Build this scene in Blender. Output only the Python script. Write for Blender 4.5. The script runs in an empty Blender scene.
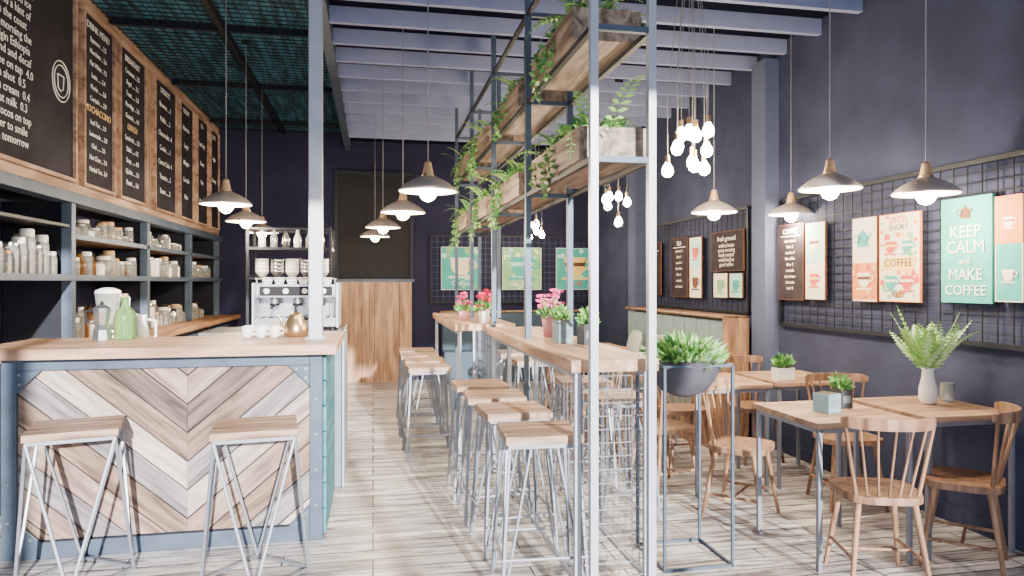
import bpy, math, random
from mathutils import Vector, Matrix
random.seed(7)
S=bpy.context.scene
TH=math.atan(139/700.0); sT=math.sin(TH); cT=math.cos(TH); H=1.457; HY=282
def atz(px,py,Z):
    zc=700*(H-Z)/(py-HY); t=(px-512)/700
    return (zc*(sT+t*cT), zc*(cT-t*sT), Z)
def YX(px,X):
    t=(px-512)/700; return X*(cT-t*sT)/(sT+t*cT)
def XY(px,Y):
    t=(px-512)/700; return Y*(sT+t*cT)/(cT-t*sT)
# ---------------- materials
def newmat(name):
    m=bpy.data.materials.new(name); m.use_nodes=True
    nt=m.node_tree; return m,nt,nt.nodes['Principled BSDF']
def plain(name,col,rough=.5,metal=0,noise=.12,scale=8,bump=0.0,trans=0,emit=None,es=0,spec=.5):
    m,nt,p=newmat(name)
    p.inputs['Roughness'].default_value=rough; p.inputs['Metallic'].default_value=metal
    p.inputs['Transmission Weight'].default_value=trans; p.inputs['Specular IOR Level'].default_value=spec
    tc=nt.nodes.new('ShaderNodeTexCoord'); n=nt.nodes.new('ShaderNodeTexNoise'); n.inputs['Scale'].default_value=scale
    n.inputs['Detail'].default_value=5
    nt.links.new(tc.outputs['Object'],n.inputs['Vector'])
    r=nt.nodes.new('ShaderNodeValToRGB')
    r.color_ramp.elements[0].position=.3; r.color_ramp.elements[1].position=.7
    r.color_ramp.elements[0].color=tuple(max(0,c*(1-noise)) for c in col)+(1,)
    r.color_ramp.elements[1].color=tuple(min(1,c*(1+noise)) for c in col)+(1,)
    nt.links.new(n.outputs['Fac'],r.inputs['Fac']); nt.links.new(r.outputs['Color'],p.inputs['Base Color'])
    if bump:
        b=nt.nodes.new('ShaderNodeBump'); b.inputs['Strength'].default_value=bump; b.inputs['Distance'].default_value=.01
        nt.links.new(n.outputs['Fac'],b.inputs['Height']); nt.links.new(b.outputs['Normal'],p.inputs['Normal'])
    if emit:
        p.inputs['Emission Color'].default_value=emit+(1,); p.inputs['Emission Strength'].default_value=es
    return m
def wood(name,c1,c2,axis=(1,0,0),rough=.5,scale=1.0):
    m,nt,p=newmat(name); p.inputs['Roughness'].default_value=rough; p.inputs['Specular IOR Level'].default_value=.35
    tc=nt.nodes.new('ShaderNodeTexCoord'); mp0=nt.nodes.new('ShaderNodeMapping'); mp=nt.nodes.new('ShaderNodeMapping')
    n=nt.nodes.new('ShaderNodeTexNoise'); n.inputs['Scale'].default_value=1.0; n.inputs['Detail'].default_value=8; n.inputs['Distortion'].default_value=.6
    a=Vector(axis).normalized()
    k=14*scale
    nt.links.new(tc.outputs['Object'],mp0.inputs['Vector'])
    q=a.rotation_difference(Vector((1,0,0))).to_euler()
    mp0.inputs['Rotation'].default_value=q
    mp.inputs['Scale'].default_value=(1.6*scale,k,k)
    nt.links.new(mp0.outputs['Vector'],mp.inputs['Vector']); nt.links.new(mp.outputs['Vector'],n.inputs['Vector'])
    r=nt.nodes.new('ShaderNodeValToRGB'); r.color_ramp.elements[0].position=.34; r.color_ramp.elements[1].position=.64
    r.color_ramp.elements[0].color=c1+(1,); r.color_ramp.elements[1].color=c2+(1,)
    nt.links.new(n.outputs['Fac'],r.inputs['Fac']); nt.links.new(r.outputs['Color'],p.inputs['Base Color'])
    b=nt.nodes.new('ShaderNodeBump'); b.inputs['Strength'].default_value=.3; b.inputs['Distance'].default_value=.006
    nt.links.new(n.outputs['Fac'],b.inputs['Height']); nt.links.new(b.outputs['Normal'],p.inputs['Normal'])
    return m
def floor_mat():
    m,nt,p=newmat('whitewashed_planks'); L=nt.links.new
    tc=nt.nodes.new('ShaderNodeTexCoord')
    br=nt.nodes.new('ShaderNodeTexBrick'); br.offset=.37; br.offset_frequency=3
    br.inputs['Scale'].default_value=1; br.inputs['Brick Width'].default_value=1.25; br.inputs['Row Height'].default_value=.125
    br.inputs['Mortar Size'].default_value=.0055; br.inputs['Mortar Smooth'].default_value=.3; br.inputs['Bias'].default_value=-.1
    br.inputs['Color1'].default_value=(.90,.87,.87,1); br.inputs['Color2'].default_value=(.40,.37,.39,1); br.inputs['Mortar'].default_value=(.02,.018,.022,1)
    L(tc.outputs['Object'],br.inputs['Vector'])
    mp=nt.nodes.new('ShaderNodeMapping'); mp.inputs['Scale'].default_value=(1.5,14,1)
    n=nt.nodes.new('ShaderNodeTexNoise'); n.inputs['Scale'].default_value=1.6; n.inputs['Detail'].default_value=10; n.inputs['Distortion'].default_value=1.0; n.inputs['Roughness'].default_value=.66
    L(tc.outputs['Object'],mp.inputs['Vector']); L(mp.outputs['Vector'],n.inputs['Vector'])
    r=nt.nodes.new('ShaderNodeValToRGB'); r.color_ramp.elements[0].position=.39; r.color_ramp.elements[1].position=.54
    r.color_ramp.elements[0].color=(.15,.125,.135,1); r.color_ramp.elements[1].color=(1,1,1,1)
    L(n.outputs['Fac'],r.inputs['Fac'])
    mx=nt.nodes.new('ShaderNodeMix'); mx.data_type='RGBA'; mx.blend_type='MULTIPLY'; mx.inputs['Factor'].default_value=.92
    L(br.outputs['Color'],mx.inputs['A']); L(r.outputs['Color'],mx.inputs['B']); L(mx.outputs['Result'],p.inputs['Base Color'])
    p.inputs['Roughness'].default_value=.33
    b=nt.nodes.new('ShaderNodeBump'); b.inputs['Strength'].default_value=.5; b.inputs['Distance'].default_value=.004; b.invert=True
    L(br.outputs['Fac'],b.inputs['Height']); L(b.outputs['Normal'],p.inputs['Normal'])
    return m
def teal_ceiling_mat():
    m,nt,p=newmat('teal_ceiling_panels'); L=nt.links.new
    tc=nt.nodes.new('ShaderNodeTexCoord')
    mp=nt.nodes.new('ShaderNodeMapping'); mp.inputs['Scale'].default_value=(24,3,1)
    n=nt.nodes.new('ShaderNodeTexNoise'); n.inputs['Scale'].default_value=1; n.inputs['Detail'].default_value=6
    L(tc.outputs['Object'],mp.inputs['Vector']); L(mp.outputs['Vector'],n.inputs['Vector'])
    r=nt.nodes.new('ShaderNodeValToRGB'); r.color_ramp.elements[0].position=.38; r.color_ramp.elements[1].position=.66
    r.color_ramp.elements[0].color=(.018,.065,.105,1); r.color_ramp.elements[1].color=(.07,.27,.38,1)
    L(n.outputs['Fac'],r.inputs['Fac']); L(r.outputs['Color'],p.inputs['Base Color']); p.inputs['Roughness'].default_value=.6; p.inputs['Specular IOR Level'].default_value=.2
    return m
M={}
M['floor']=floor_mat(); M['tealceil']=teal_ceiling_mat()
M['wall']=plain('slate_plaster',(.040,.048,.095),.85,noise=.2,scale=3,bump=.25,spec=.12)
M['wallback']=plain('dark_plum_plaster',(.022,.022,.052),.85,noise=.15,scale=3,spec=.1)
M['pil']=plain('grey_blue_paint',(.085,.105,.185),.8,noise=.06,spec=.15)
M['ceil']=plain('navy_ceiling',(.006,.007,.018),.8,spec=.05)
M['beam']=plain('slate_blue_paint',(.27,.31,.50),.7,noise=.05,spec=.15)
M['steel']=plain('blue_grey_steel',(.07,.10,.15),.5,.3,noise=.2,spec=.35)
M['steelL']=plain('light_painted_steel',(.40,.44,.52),.4,.2,noise=.08)
M['stoolS']=plain('stool_grey_steel',(.22,.24,.29),.4,.4,noise=.08)
M['black']=plain('black_steel',(.012,.015,.024),.5,.3,spec=.3)
M['chrome']=plain('stainless_steel',(.55,.56,.58),.22,.9,noise=.05)
M['wire']=plain('dark_wire',(.010,.011,.016),.6,.0,spec=.2)
M['ledge']=wood('shelf_wood',(.17,.08,.04),(.44,.25,.13),(0,1,0))
M['clad']=wood('cladding_wood',(.13,.08,.05),(.42,.28,.19),(0,0,1))
M['cladH']=wood('trim_wood',(.20,.12,.08),(.50,.34,.24),(0,1,0))
M['topX']=wood('counter_wood_x',(.24,.13,.08),(.60,.39,.26),(1,0,0))
M['topY']=wood('counter_wood_y',(.24,.13,.08),(.60,.39,.26),(0,1,0))
M['seat']=wood('stool_wood',(.17,.095,.06),(.50,.35,.25),(1,0,0),scale=1.6)
M['tbl']=wood('table_wood',(.21,.12,.08),(.49,.32,.21),(1,0,0),scale=1.3)
M['chair']=wood('chair_wood',(.14,.075,.045),(.37,.215,.135),(0,0,1),scale=1.5,rough=.4)
M['planter']=wood('planter_wood',(.10,.068,.05),(.40,.30,.23),(0,1,0),scale=1.5)
M['panel']=wood('panel_wood',(.26,.14,.08),(.54,.34,.21),(0,0,1))
M['tealwood']=wood('teal_painted_wood',(.02,.12,.16),(.06,.27,.32),(0,1,0))
chev=[((.045,.03,.025),(.18,.125,.10)),((.16,.10,.08),(.42,.30,.24)),((.25,.19,.17),(.60,.50,.46)),((.09,.055,.04),(.31,.21,.16)),((.11,.095,.105),(.31,.28,.29))]
for i,(a,b) in enumerate(chev):
    M['cvL%d'%i]=wood('chevron_L%d'%i,a,b,(1,0,-.85),scale=1.7)
    M['cvR%d'%i]=wood('chevron_R%d'%i,a,b,(1,0,.85),scale=1.7)
M['chalkb']=plain('chalkboard',(.020,.018,.025),.8,noise=.3,scale=5,spec=.15)
M['chalk']=plain('chalk_white',(.88,.88,.86),.9)
M['chalkY']=plain('chalk_yellow',(.85,.6,.25),.9)
M['white']=plain('white_ceramic',(.84,.84,.83),.25,noise=.03)
M['whitem']=plain('white_enamel_inner',(.92,.90,.84),.4,noise=.02)
M['shade']=plain('brushed_copper_shade',(.64,.54,.49),.36,.45,noise=.08)
M['neck']=plain('turned_wood_neck',(.45,.28,.15),.4)
M['bulb']=plain('lit_bulb',(1,.9,.7),.3,emit=(1,.80,.52),es=90)
M['brass']=plain('brass',(.50,.34,.20),.3,.9)
M['cord']=plain('grey_cord',(.22,.23,.26),.6)
def glass(name,col,rough=.05):
    m,nt,p=newmat(name); p.inputs['Base Color'].default_value=col+(1,); p.inputs['Roughness'].default_value=rough
    p.inputs['Transmission Weight'].default_value=.8; p.inputs['IOR'].default_value=1.3
    return m
M['glass']=glass('clear_glass',(.92,.97,.97)); M['gglass']=glass('green_glass',(.40,.75,.30))
M['leaf1']=plain('leaf_light_green',(.27,.52,.13),.5,noise=.3); M['leaf2']=plain('leaf_green',(.09,.30,.07),.5,noise=.3)
M['leaf3']=plain('leaf_pale',(.42,.60,.34),.5,noise=.2); M['stem']=plain('stem_green',(.15,.28,.08),.6)
M['pink']=plain('pink_petals',(.85,.12,.38),.6,noise=.2); M['red']=plain('red_petals',(.75,.02,.14),.6)
M['pinkpot']=plain('pink_pot',(.75,.34,.45),.5); M['bowl']=plain('dark_concrete',(.07,.07,.09),.8,noise=.2,bump=.3,spec=.2)
M['tealtin']=plain('grey_teal_tin',(.17,.27,.30),.5); M['darktin']=plain('dark_tin',(.04,.045,.055),.5); M['slate']=plain('slate_box',(.16,.21,.25),.6)
M['soil']=plain('soil',(.06,.04,.03),.9,bump=.5,scale=40)
M['green']=plain('sage_upholstery',(.22,.32,.33),.8,noise=.12,bump=.2,scale=20)
M['navyup']=plain('navy_upholstery',(.04,.07,.11),.8)
M['cush']=plain('grey_cushion',(.52,.53,.55),.9,noise=.15,bump=.3,scale=25); M['cush2']=plain('taupe_cushion',(.30,.24,.23),.9,noise=.15)
M['coffee']=plain('coffee_beans',(.08,.035,.015),.6,noise=.4,scale=60); M['spice']=plain('tea_leaves',(.30,.22,.10),.7,noise=.4,scale=60)
M['amber']=glass('amber_glass',(.55,.28,.08)); M['cork']=plain('cork_lid',(.45,.30,.16),.8,noise=.3,scale=40)
M['pteal']=plain('print_teal',(.05,.38,.36),.7,noise=.12,scale=6,spec=.2); M['pcream']=plain('print_cream',(.80,.74,.60),.7,noise=.06)
M['porange']=plain('print_orange',(.76,.25,.07),.7,noise=.15,spec=.2); M['pred']=plain('print_red',(.60,.07,.05),.7)
M['pgreen']=plain('print_green',(.24,.50,.24),.7,noise=.2,spec=.2); M['pbrown']=plain('print_brown',(.12,.05,.03),.7,spec=.2)
M['pwhite']=plain('print_white',(.88,.87,.83),.7,noise=.02); M['pyel']=plain('print_yellow',(.85,.60,.15),.7); M['pdark']=plain('print_dark',(.03,.024,.03),.8,noise=.3,spec=.1)
M['plight']=plain('print_aqua',(.42,.73,.69),.7,noise=.1,spec=.2)
M['matte']=plain('matte_black',(.012,.012,.016),.6,spec=.2)
# ---------------- builder
class B:
    def __init__(s): s.v=[];s.f=[];s.m=[];s.sm=[];s.mats=[];s.M=None
    def mi(s,k):
        if k not in s.mats: s.mats.append(k)
        return s.mats.index(k)
    def add(s,vs,fs,mat,smooth=False):
        o=len(s.v)
        for p in vs:
            p=Vector(p)
            if s.M is not None: p=s.M@p
            s.v.append(p)
        i=s.mi(mat)
        for f in fs: s.f.append([a+o for a in f]); s.m.append(i); s.sm.append(smooth)
    def box(s,x0,x1,y0,y1,z0,z1,mat):
        if x0>x1:x0,x1=x1,x0
        if y0>y1:y0,y1=y1,y0
        if z0>z1:z0,z1=z1,z0
        vs=[(x,y,z) for x in (x0,x1) for y in (y0,y1) for z in (z0,z1)]
        s.add(vs,[(0,1,3,2),(4,6,7,5),(0,4,5,1),(2,3,7,6),(0,2,6,4),(1,5,7,3)],mat)
    def rod(s,a,b,r,mat,n=8,r2=None,smooth=True,rot=0):
        a=Vector(a);b=Vector(b); d=(b-a)
        if d.length<1e-6: return
        d.normalize(); r2=r if r2 is None else r2
        ref=Vector((0,0,1)) if abs(d.z)<.95 else Vector((0,1,0))
        u=d.cross(ref).normalized(); w=d.cross(u)
        vs=[]
        for i in range(n):
            t=2*math.pi*i/n+rot; o=u*math.cos(t)+w*math.sin(t); vs+= [a+o*r,b+o*r2]
        fs=[(2*i,2*((i+1)%n),2*((i+1)%n)+1,2*i+1) for i in range(n)]
        s.add(vs,fs,mat,smooth); s.add([vs[2*i] for i in range(n)],[tuple(range(n))[::-1]],mat); s.add([vs[2*i+1] for i in range(n)],[tuple(range(n))],mat)
    def bar(s,a,b,w,mat): s.rod(a,b,w*.7071,mat,4,smooth=False,rot=math.pi/4)
    def tube(s,pts,r,mat,n=8):
        for a,b in zip(pts,pts[1:]): s.rod(a,b,r,mat,n)
    def lathe(s,prof,c,mat,n=24,smooth=True):
        vs=[];c=Vector(c)
        for r,z in prof:
            for i in range(n):
                t=2*math.pi*i/n; vs.append(c+Vector((r*math.cos(t),r*math.sin(t),z)))
        fs=[]
        for j in range(len(prof)-1):
            for i in range(n):
                k=(i+1)%n; fs.append((j*n+i,j*n+k,(j+1)*n+k,(j+1)*n+i))
        s.add(vs,fs,mat,smooth)
    def disc(s,c,r,mat,n=20):
        s.add([Vector(c)+Vector((r*math.cos(2*math.pi*i/n),r*math.sin(2*math.pi*i/n),0)) for i in range(n)],[tuple(range(n))],mat)
    def ball(s,c,r,mat,n=12,sz=1):
        s.lathe([(max(.0005,r*math.sin(math.pi*j/8)),-r*sz*math.cos(math.pi*j/8)) for j in range(9)],c,mat,n)
    def prism(s,poly,fn,d0,d1,mat):
        n=len(poly); vs=[fn(u,v,d0) for u,v in poly]+[fn(u,v,d1) for u,v in poly]
        fs=[tuple(range(n)),tuple(range(2*n-1,n-1,-1))]+[(i,(i+1)%n,n+(i+1)%n,n+i) for i in range(n)]
        s.add(vs,fs,mat)
    def obj(s,name,loc=(0,0,0),rz=0,bevel=0):
        loc=Vector(loc)
        me=bpy.data.meshes.new(name); me.from_pydata([tuple(p) for p in s.v],[],s.f)
        for k in s.mats: me.materials.append(M[k])
        me.polygons.foreach_set('material_index',s.m); me.polygons.foreach_set('use_smooth',s.sm); me.update()
        import bmesh
        bm=bmesh.new(); bm.from_mesh(me); bmesh.ops.recalc_face_normals(bm,faces=bm.faces); bm.to_mesh(me); bm.free()
        o=bpy.data.objects.new(name,me); S.collection.objects.link(o); o.location=loc; o.rotation_euler=(0,0,rz)
        if bevel:
            md=o.modifiers.new('bevel','BEVEL'); md.width=bevel; md.segments=2; md.limit_method='ANGLE'; md.angle_limit=.9
        return o
def inst(o,name,loc,rz=0):
    n=bpy.data.objects.new(name,o.data); S.collection.objects.link(n); n.location=loc; n.rotation_euler=(0,0,rz)
    for m in o.modifiers:
        k=n.modifiers.new(m.name,m.type)
        if m.type=='BEVEL': k.width=m.width;k.segments=2;k.limit_method='ANGLE';k.angle_limit=.9
    return n
def text(body,loc,rot,size,mat,parent,name='lettering',align='CENTER'):
    c=bpy.data.curves.new(name,'FONT'); c.body=body; c.size=size; c.align_x=align; c.resolution_u=2; c.extrude=.0006
    o=bpy.data.objects.new(name,c); S.collection.objects.link(o); o.location=loc; o.rotation_euler=rot
    c.materials.append(M[mat]); o.parent=parent; return o
def point(loc,e,col=(1,.78,.54),r=.04,parent=None,name='bulb_light'):
    l=bpy.data.lights.new(name,'POINT'); l.energy=e; l.color=col; l.shadow_soft_size=r
    o=bpy.data.objects.new(name,l); S.collection.objects.link(o); o.location=loc
    if parent: o.parent=parent
    return o
# ---------------- room shell
XL,XR,YB,YF=-2.55,3.45,10.5,-1.3
ZC,ZB=3.52,3.64
def slab(name,*a,bev=0):
    b=B(); b.box(*a); return b.obj(name,bevel=bev)
slab('floor',XL-.1,XR+.1,YF-.6,YB+.1,-.1,0,'floor')
slab('wall_right',XR,XR+.12,YF,YB+.12,0,ZB+.1,'wall')
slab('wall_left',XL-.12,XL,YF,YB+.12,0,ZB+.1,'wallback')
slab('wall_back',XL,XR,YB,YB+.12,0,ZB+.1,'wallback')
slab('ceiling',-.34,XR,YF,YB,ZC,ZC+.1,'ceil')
slab('ceiling_bar',XL,-.34,YF,YB,ZB,ZB+.1,'tealceil')
b=B()  # unseen storefront bars and header, added behind the camera to break up the sun
for x in (XL,-1.0,.9,2.2,XR-.1): b.box(x,x+.1,YF-.1,YF,0,ZB,'black')
b.box(XL,XR,YF-.1,YF,3.3,ZB,'black'); b.box(XL,XR,YF-.1,YF,0,.12,'black')
b.obj('added_sun_breaker')
y=1.15; k=0
while y<10.0:
    slab('trim_%d'%(k+10),-.32,XR,y,y+.05,ZC-.12,ZC,'beam'); y+=.47; k+=1
slab('trim_1',-.40,-.32,1.0,YB,ZC-.14,ZB,'steel')
slab('trim_2',3.32,XR,5.5,5.72,0,ZC-.13,'pil'); slab('trim_3',3.30,XR,8.5,8.75,0,ZC-.13,'pil')
slab('baseboard_right',XR-.015,XR,YF,5.5,0,.1,'wall')
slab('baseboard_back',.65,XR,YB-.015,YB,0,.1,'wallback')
b=B()
for i in range(20): 
    x=-2.1+i*.088; b.box(x,x+.007,3.0,YB,ZB-.045,ZB-.038,'matte')
for i in range(80):
    y=3.0+i*.094; b.box(-2.12,-.42,y,y+.007,ZB-.038,ZB-.031,'matte')
b.box(-1.275,-1.225,3.0,YB,ZB-.07,ZB,'black')
for y in (4.5,6.3,8.1,9.9): b.box(-2.12,-.42,y-.02,y+.02,ZB-.06,ZB,'black')
b.obj('ceiling_wire_mesh')
b=B(); b.box(XL,-2.15,3.4,YB,2.12,ZB,'clad')
b.obj('wall_left_cladding')
slab('trim_4',-2.149,-2.13,3.4,YB-.01,2.10,2.17,'cladH'); slab('trim_5',-2.149,-2.13,3.4,YB-.01,3.53,ZB,'cladH')
boards=[(3.7,5.58),(5.76,6.36),(6.52,7.2),(7.5,8.25),(8.42,9.0),(9.2,9.75),(9.92,10.4)]
menus=[["every vanilla chai latte is","brewed slowly every day with","warm milk, honey and spices","or poured over shaved ice","with caramel and a hint of","sea salt from the coast","we grind each morning the","best single origin Ethiopia","our house blend and decaf","cold brew coffee on tap  4.0","add an extra shot  0.5","whipped fresh cream  0.4","almond or oat milk  0.3","cinnamon or cocoa on top","and remember to smile","see you again tomorrow"],
["DRINK MENU","Espresso ... 2.2","Macchiato .. 2.6","Flat White . 3.2","Latte ...... 3.4","Mocha ...... 3.8","Cortado .... 2.9","MOCHACCINO","Iced Tea ... 2.9","Lemonade ... 2.8","Chai ....... 3.5","Hot Choc ... 3.3","Herbal Tea . 2.4"],
["BREAKFAST","Croissant .. 2.5","Bagel ...... 3.2","Toast ...... 2.8","Porridge ... 3.6","Granola .... 4.1","LUNCH","Sandwich ... 5.5","Salad ...... 6.2","Soup ....... 4.8","Quiche ..... 5.1","Panini ..... 5.6"],
["DESSERTS","Brownie .... 3","Muffin ..... 2","Cheesecake . 4","Cookie ..... 1","Carrot Cake  4","Tiramisu ... 5","Scone ...... 2"],["TODAY","Ristretto","Lungo","Affogato","Cortado","Filter"],["TEA","Earl Grey","Green","Mint","Rooibos"],["JUICE","Apple","Orange","Berry"]]
RL=(math.pi/2,0,math.pi/2); RR=(math.pi/2,0,-math.pi/2); RB=(math.pi/2,0,0)
for (y0,y1),mn in zip(boards,menus):
    b=B(); b.box(-2.149,-2.128,y0,y1,2.2,3.5,'chalkb')
    for a in ((y0-.025,y0,2.175,3.525),(y1,y1+.025,2.175,3.525)): b.box(-2.149,-2.105,*a,'cladH')
    b.box(-2.149,-2.105,y0,y1,2.175,2.2,'cladH'); b.box(-2.149,-2.105,y0,y1,3.5,3.525,'cladH')
    o=b.obj('menu_chalkboard')
    n=len(mn); w=(y1-y0)
    for i,t in enumerate(mn):
        big=(i==0 and y0>4) or t in('LUNCH','MOCHACCINO')
        size=min(.076,w*(1.45 if not big else 1.3)/max(len(t),5))
        text(t,(-2.1265,(y0+y1)/2-(.1 if y0<4 else 0),3.40-i*(1.18/n)),RL,size,'chalkY' if big and y0<6.6 and i else 'chalk',o)
    if y0<4:
        bb=B()
        for cy,cz,r in ((5.38,2.85,.14),(5.38,2.85,.11)):
            pts=[(-2.124,cy+r*math.cos(a*math.pi/12),cz+r*math.sin(a*math.pi/12)) for a in range(25)]
            bb.tube(pts,.004,'chalk',4)
        bb.tube([(-2.124,5.32,2.89),(-2.124,5.33,2.8),(-2.124,5.37,2.78),(-2.124,5.41,2.8),(-2.124,5.42,2.89),(-2.124,5.32,2.89)],.004,'chalk',4)
        q=bb.obj('chalk_doodle'); q.parent=o
# bar shelf unit
b=B()
b.box(-2.2,-2.08,3.6,YB-.01,2.02,2.095,'steel')
b.box(XL+.01,-2.2,3.6,YB-.01,2.04,2.08,'black')
for y in (5.5,7.2,8.8,10.3): b.box(-2.16,-2.09,y-.035,y+.035,1.001,2.02,'steel')
b.box(XL+.01,-2.1,3.6,YB-.01,1.47,1.505,'ledge'); b.box(-2.1,-2.085,3.6,YB-.01,1.465,1.51,'steel')
b.box(XL+.01,-2.1,5.54,YB-.01,1.77,1.80,'ledge'); b.box(-2.1,-2.09,5.54,YB-.01,1.765,1.805,'steel')
b.box(XL+.01,-2.1,3.6,5.46,1.84,1.865,'black')
for y in (5.5,7.2,8.8,10.3): b.box(XL+.01,-2.12,y-.015,y+.015,1.001,2.02,'black')
b.obj('bar_shelf_unit',bevel=.004)
b=B(); b.box(XL+.01,-1.88,4.9,YB-.02,0,.95,'black'); b.box(XL+.01,-1.84,4.88,YB-.02,.95,1.0,'ledge')
for y in (5.6,6.3,7.0,7.7,8.4,9.1): b.box(-1.88,-1.87,y,y+.62,.1,.9,'steel'); b.box(-1.87,-1.85,y+.05,y+.2,.8,.815,'chrome')
b.obj('back_counter')
def jar(b,x,y,z,r,h,kind):
    if kind==4:
        b.lathe([(.001,0),(r*.7,.001),(r*.7,h*.55),(r*.3,h*.72),(r*.28,h*.95),(r*.001,h*.95)],(x,y,z),'amber',14)
        b.lathe([(r*.33,h*.9),(r*.33,h),(.001,h)],(x,y,z),'matte',10); b.disc((x,y,z+.001),r*.68,'amber',12); return
    b.lathe([(r*.95,0),(r,.01),(r,h*.75),(r*.8,h*.85)],(x,y,z),['glass','white','chrome','glass','','glass'][kind],14)
    if kind in(0,3,5): 
        f=.72 if kind==5 else .5
        b.lathe([(.001,.004),(r*.86,.006),(r*.86,h*f),(.001,h*f+.001)],(x,y,z),'spice' if kind==3 else 'coffee',12)
    b.lathe([(r*.85,h*.82),(r*.88,h*.84),(r*.88,h*.97),(r*.8,h),(.001,h)],(x,y,z),['white','chrome','matte','cork','','chrome'][kind],14)
    b.disc((x,y,z+.001),r*.95,'white',14)
def jars(name,z,y0,y1,hmin,hmax,rows=2,gap=.03):
    b=B(); z+=.001
    for row in range(rows):
        y=y0
        while y<y1:
            r=random.uniform(.038,.062); h=random.uniform(hmin,hmax)
            jar(b,-2.2-row*.15,y+r,z,r,h,random.choice([0,0,0,1,2,3,3,4,5,5])); y+=2*r+random.uniform(.005,gap)
    b.obj(name)
jars('storage_jars',1.505,4.5,5.35,.13,.30)
jars('storage_jars',1.505,5.65,7.1,.10,.23); jars('storage_jars',1.505,7.35,8.6,.10,.23); jars('storage_jars',1.505,9.0,10.1,.10,.22)
jars('coffee_cups_row',1.80,5.7,7.0,.06,.17,2,.06); jars('coffee_cups_row',1.80,7.4,8.6,.06,.17,2,.06)
jars('counter_jars',1.0,5.7,7.1,.1,.28,2,.05); jars('counter_jars',1.0,7.4,9.6,.1,.26,2,.05)
# ---------------- bar
def clip(poly,a,b_,c):
    out=[]
    for i in range(len(poly)):
        p=poly[i];q=poly[(i+1)%len(poly)]
        dp=a*p[0]+b_*p[1]-c; dq=a*q[0]+b_*q[1]-c
        if dp<=0: out.append(p)
        if (dp<0<dq) or (dq<0<dp):
            t=dp/(dp-dq); out.append((p[0]+t*(q[0]-p[0]),p[1]+t*(q[1]-p[1])))
    return out
b=B(); YFt=4.1
b.box(-1.90,-.28,YFt+.03,4.75,.0,1.05,'black')
fn=lambda u,v,d:(u,YFt+.03-d,v)
x0,x1,z0,z1=-1.84,-.34,.09,1.0; xm=-1.0
sl=.85; pw=.12
for side,(xa,xb) in (('L',(x0,xm)),('R',(xm,x1))):
    last=-1
    for k in range(-30,40):
        s_=-sl if side=='L' else sl
        c0=k*pw*1.31+.004; c1=(k+1)*pw*1.31-.004
        poly=[(xa,s_*(xa-xm)+c0),(xb,s_*(xb-xm)+c0),(xb,s_*(xb-xm)+c1),(xa,s_*(xa-xm)+c1)]
        for (a,bb,c) in ((0,1,z1),(0,-1,-z0)): 
            if poly: poly=clip(poly,a,bb,c)
        ci=random.choice([c for c in (0,1,1,2,2,3,4) if c!=last]); last=ci
        if len(poly)>=3: b.prism(poly,fn,0,.012+random.uniform(0,.004),'cv%s%d'%(side,ci))
for a in ((-1.9,-1.83,0,1.05),(-.35,-.28,0,1.05)): b.box(a[0],a[1],YFt-.01,YFt+.03,a[2],a[3],'steel')
b.box(-1.83,-.35,YFt-.008,YFt+.03,0,.085,'steel'); b.box(-1.83,-.35,YFt-.008,YFt+.03,.99,1.05,'steel')
fg=lambda u,v,d:(u,YFt-.008-d,v)
for (cx,cz,sx,sz) in ((-1.83,.99,1,-1),(-.35,.99,-1,-1),(-1.83,.085,1,1),(-.35,.085,-1,1)):
    b.prism([(cx,cz),(cx+sx*.12,cz),(cx,cz+sz*.12)],fg,-.005,.004,'steel')
    for q in ((.02,.02),(.07,.02),(.02,.07)): b.rod(fg(cx+sx*q[0],cz+sz*q[1],0),fg(cx+sx*q[0],cz+sz*q[1],.01),.008,'chrome')
for z in (.2,.4,.6,.8):
    for x in (-1.865,-.315): b.rod((x,YFt-.012,z),(x,YFt-.018,z),.008,'chrome')
for i in range(7): b.box(-.28,-.262,YFt+.04,5.05,.02+i*.146,.02+i*.146+.14,'tealwood')
b.box(-1.0,-.28,4.75,5.05,0,1.05,'black')
b.box(-2.05,-.2,4.0,4.78,1.055,1.11,'topX'); b.box(-1.0,-.2,4.78,5.08,1.055,1.11,'topX')
b.obj('bar_counter',bevel=.003)
b=B(); b.box(-.38,-.30,4.36,4.44,1.111,ZB,'steelL'); b.box(-.40,-.28,4.34,4.46,1.111,1.125,'steelL'); b.obj('steel_column',bevel=.004)
b=B(); b.box(-1.15,-.22,5.12,5.7,0,1.08,'slate'); b.box(-1.17,-.2,5.1,5.72,1.08,1.11,'chrome'); b.box(-.215,-.2,5.1,5.72,0,1.08,'steelL')
b.obj('back_bar_cabinet',bevel=.004)
b=B(); X0,X1=-.82,-.26
b.box(X0,X1,5.22,5.62,1.135,1.20,'chrome'); b.box(X0,X1,5.44,5.62,1.20,1.40,'chrome'); b.box(X0,X1,5.24,5.62,1.345,1.44,'chrome')
b.box(X0+.03,X1-.03,5.215,5.24,1.36,1.425,'matte')
for xx in (X0-.015,X1): b.box(xx,xx+.015,5.18,5.64,1.13,1.45,'steelL')
for i in range(9): b.box(X0+.03+i*.056,X0+.06+i*.056,5.23,5.42,1.20,1.204,'matte')
for x in (X0+.03,X1-.03):
    for y in (5.24,5.6): b.rod((x,y,1.11),(x,y,1.136),.018,'black')
for x in (-.70,-.54,-.38):
    b.rod((x,5.32,1.30),(x,5.32,1.35),.03,'chrome',14); b.rod((x,5.32,1.285),(x,5.32,1.302),.035,'black',14); b.rod((x,5.32,1.29),(x,5.16,1.275),.010,'matte')
for x in (X0+.02,X1-.02): b.tube([(x,5.24,1.36),(x,5.19,1.33),(x,5.19,1.22)],.005,'chrome')
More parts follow.
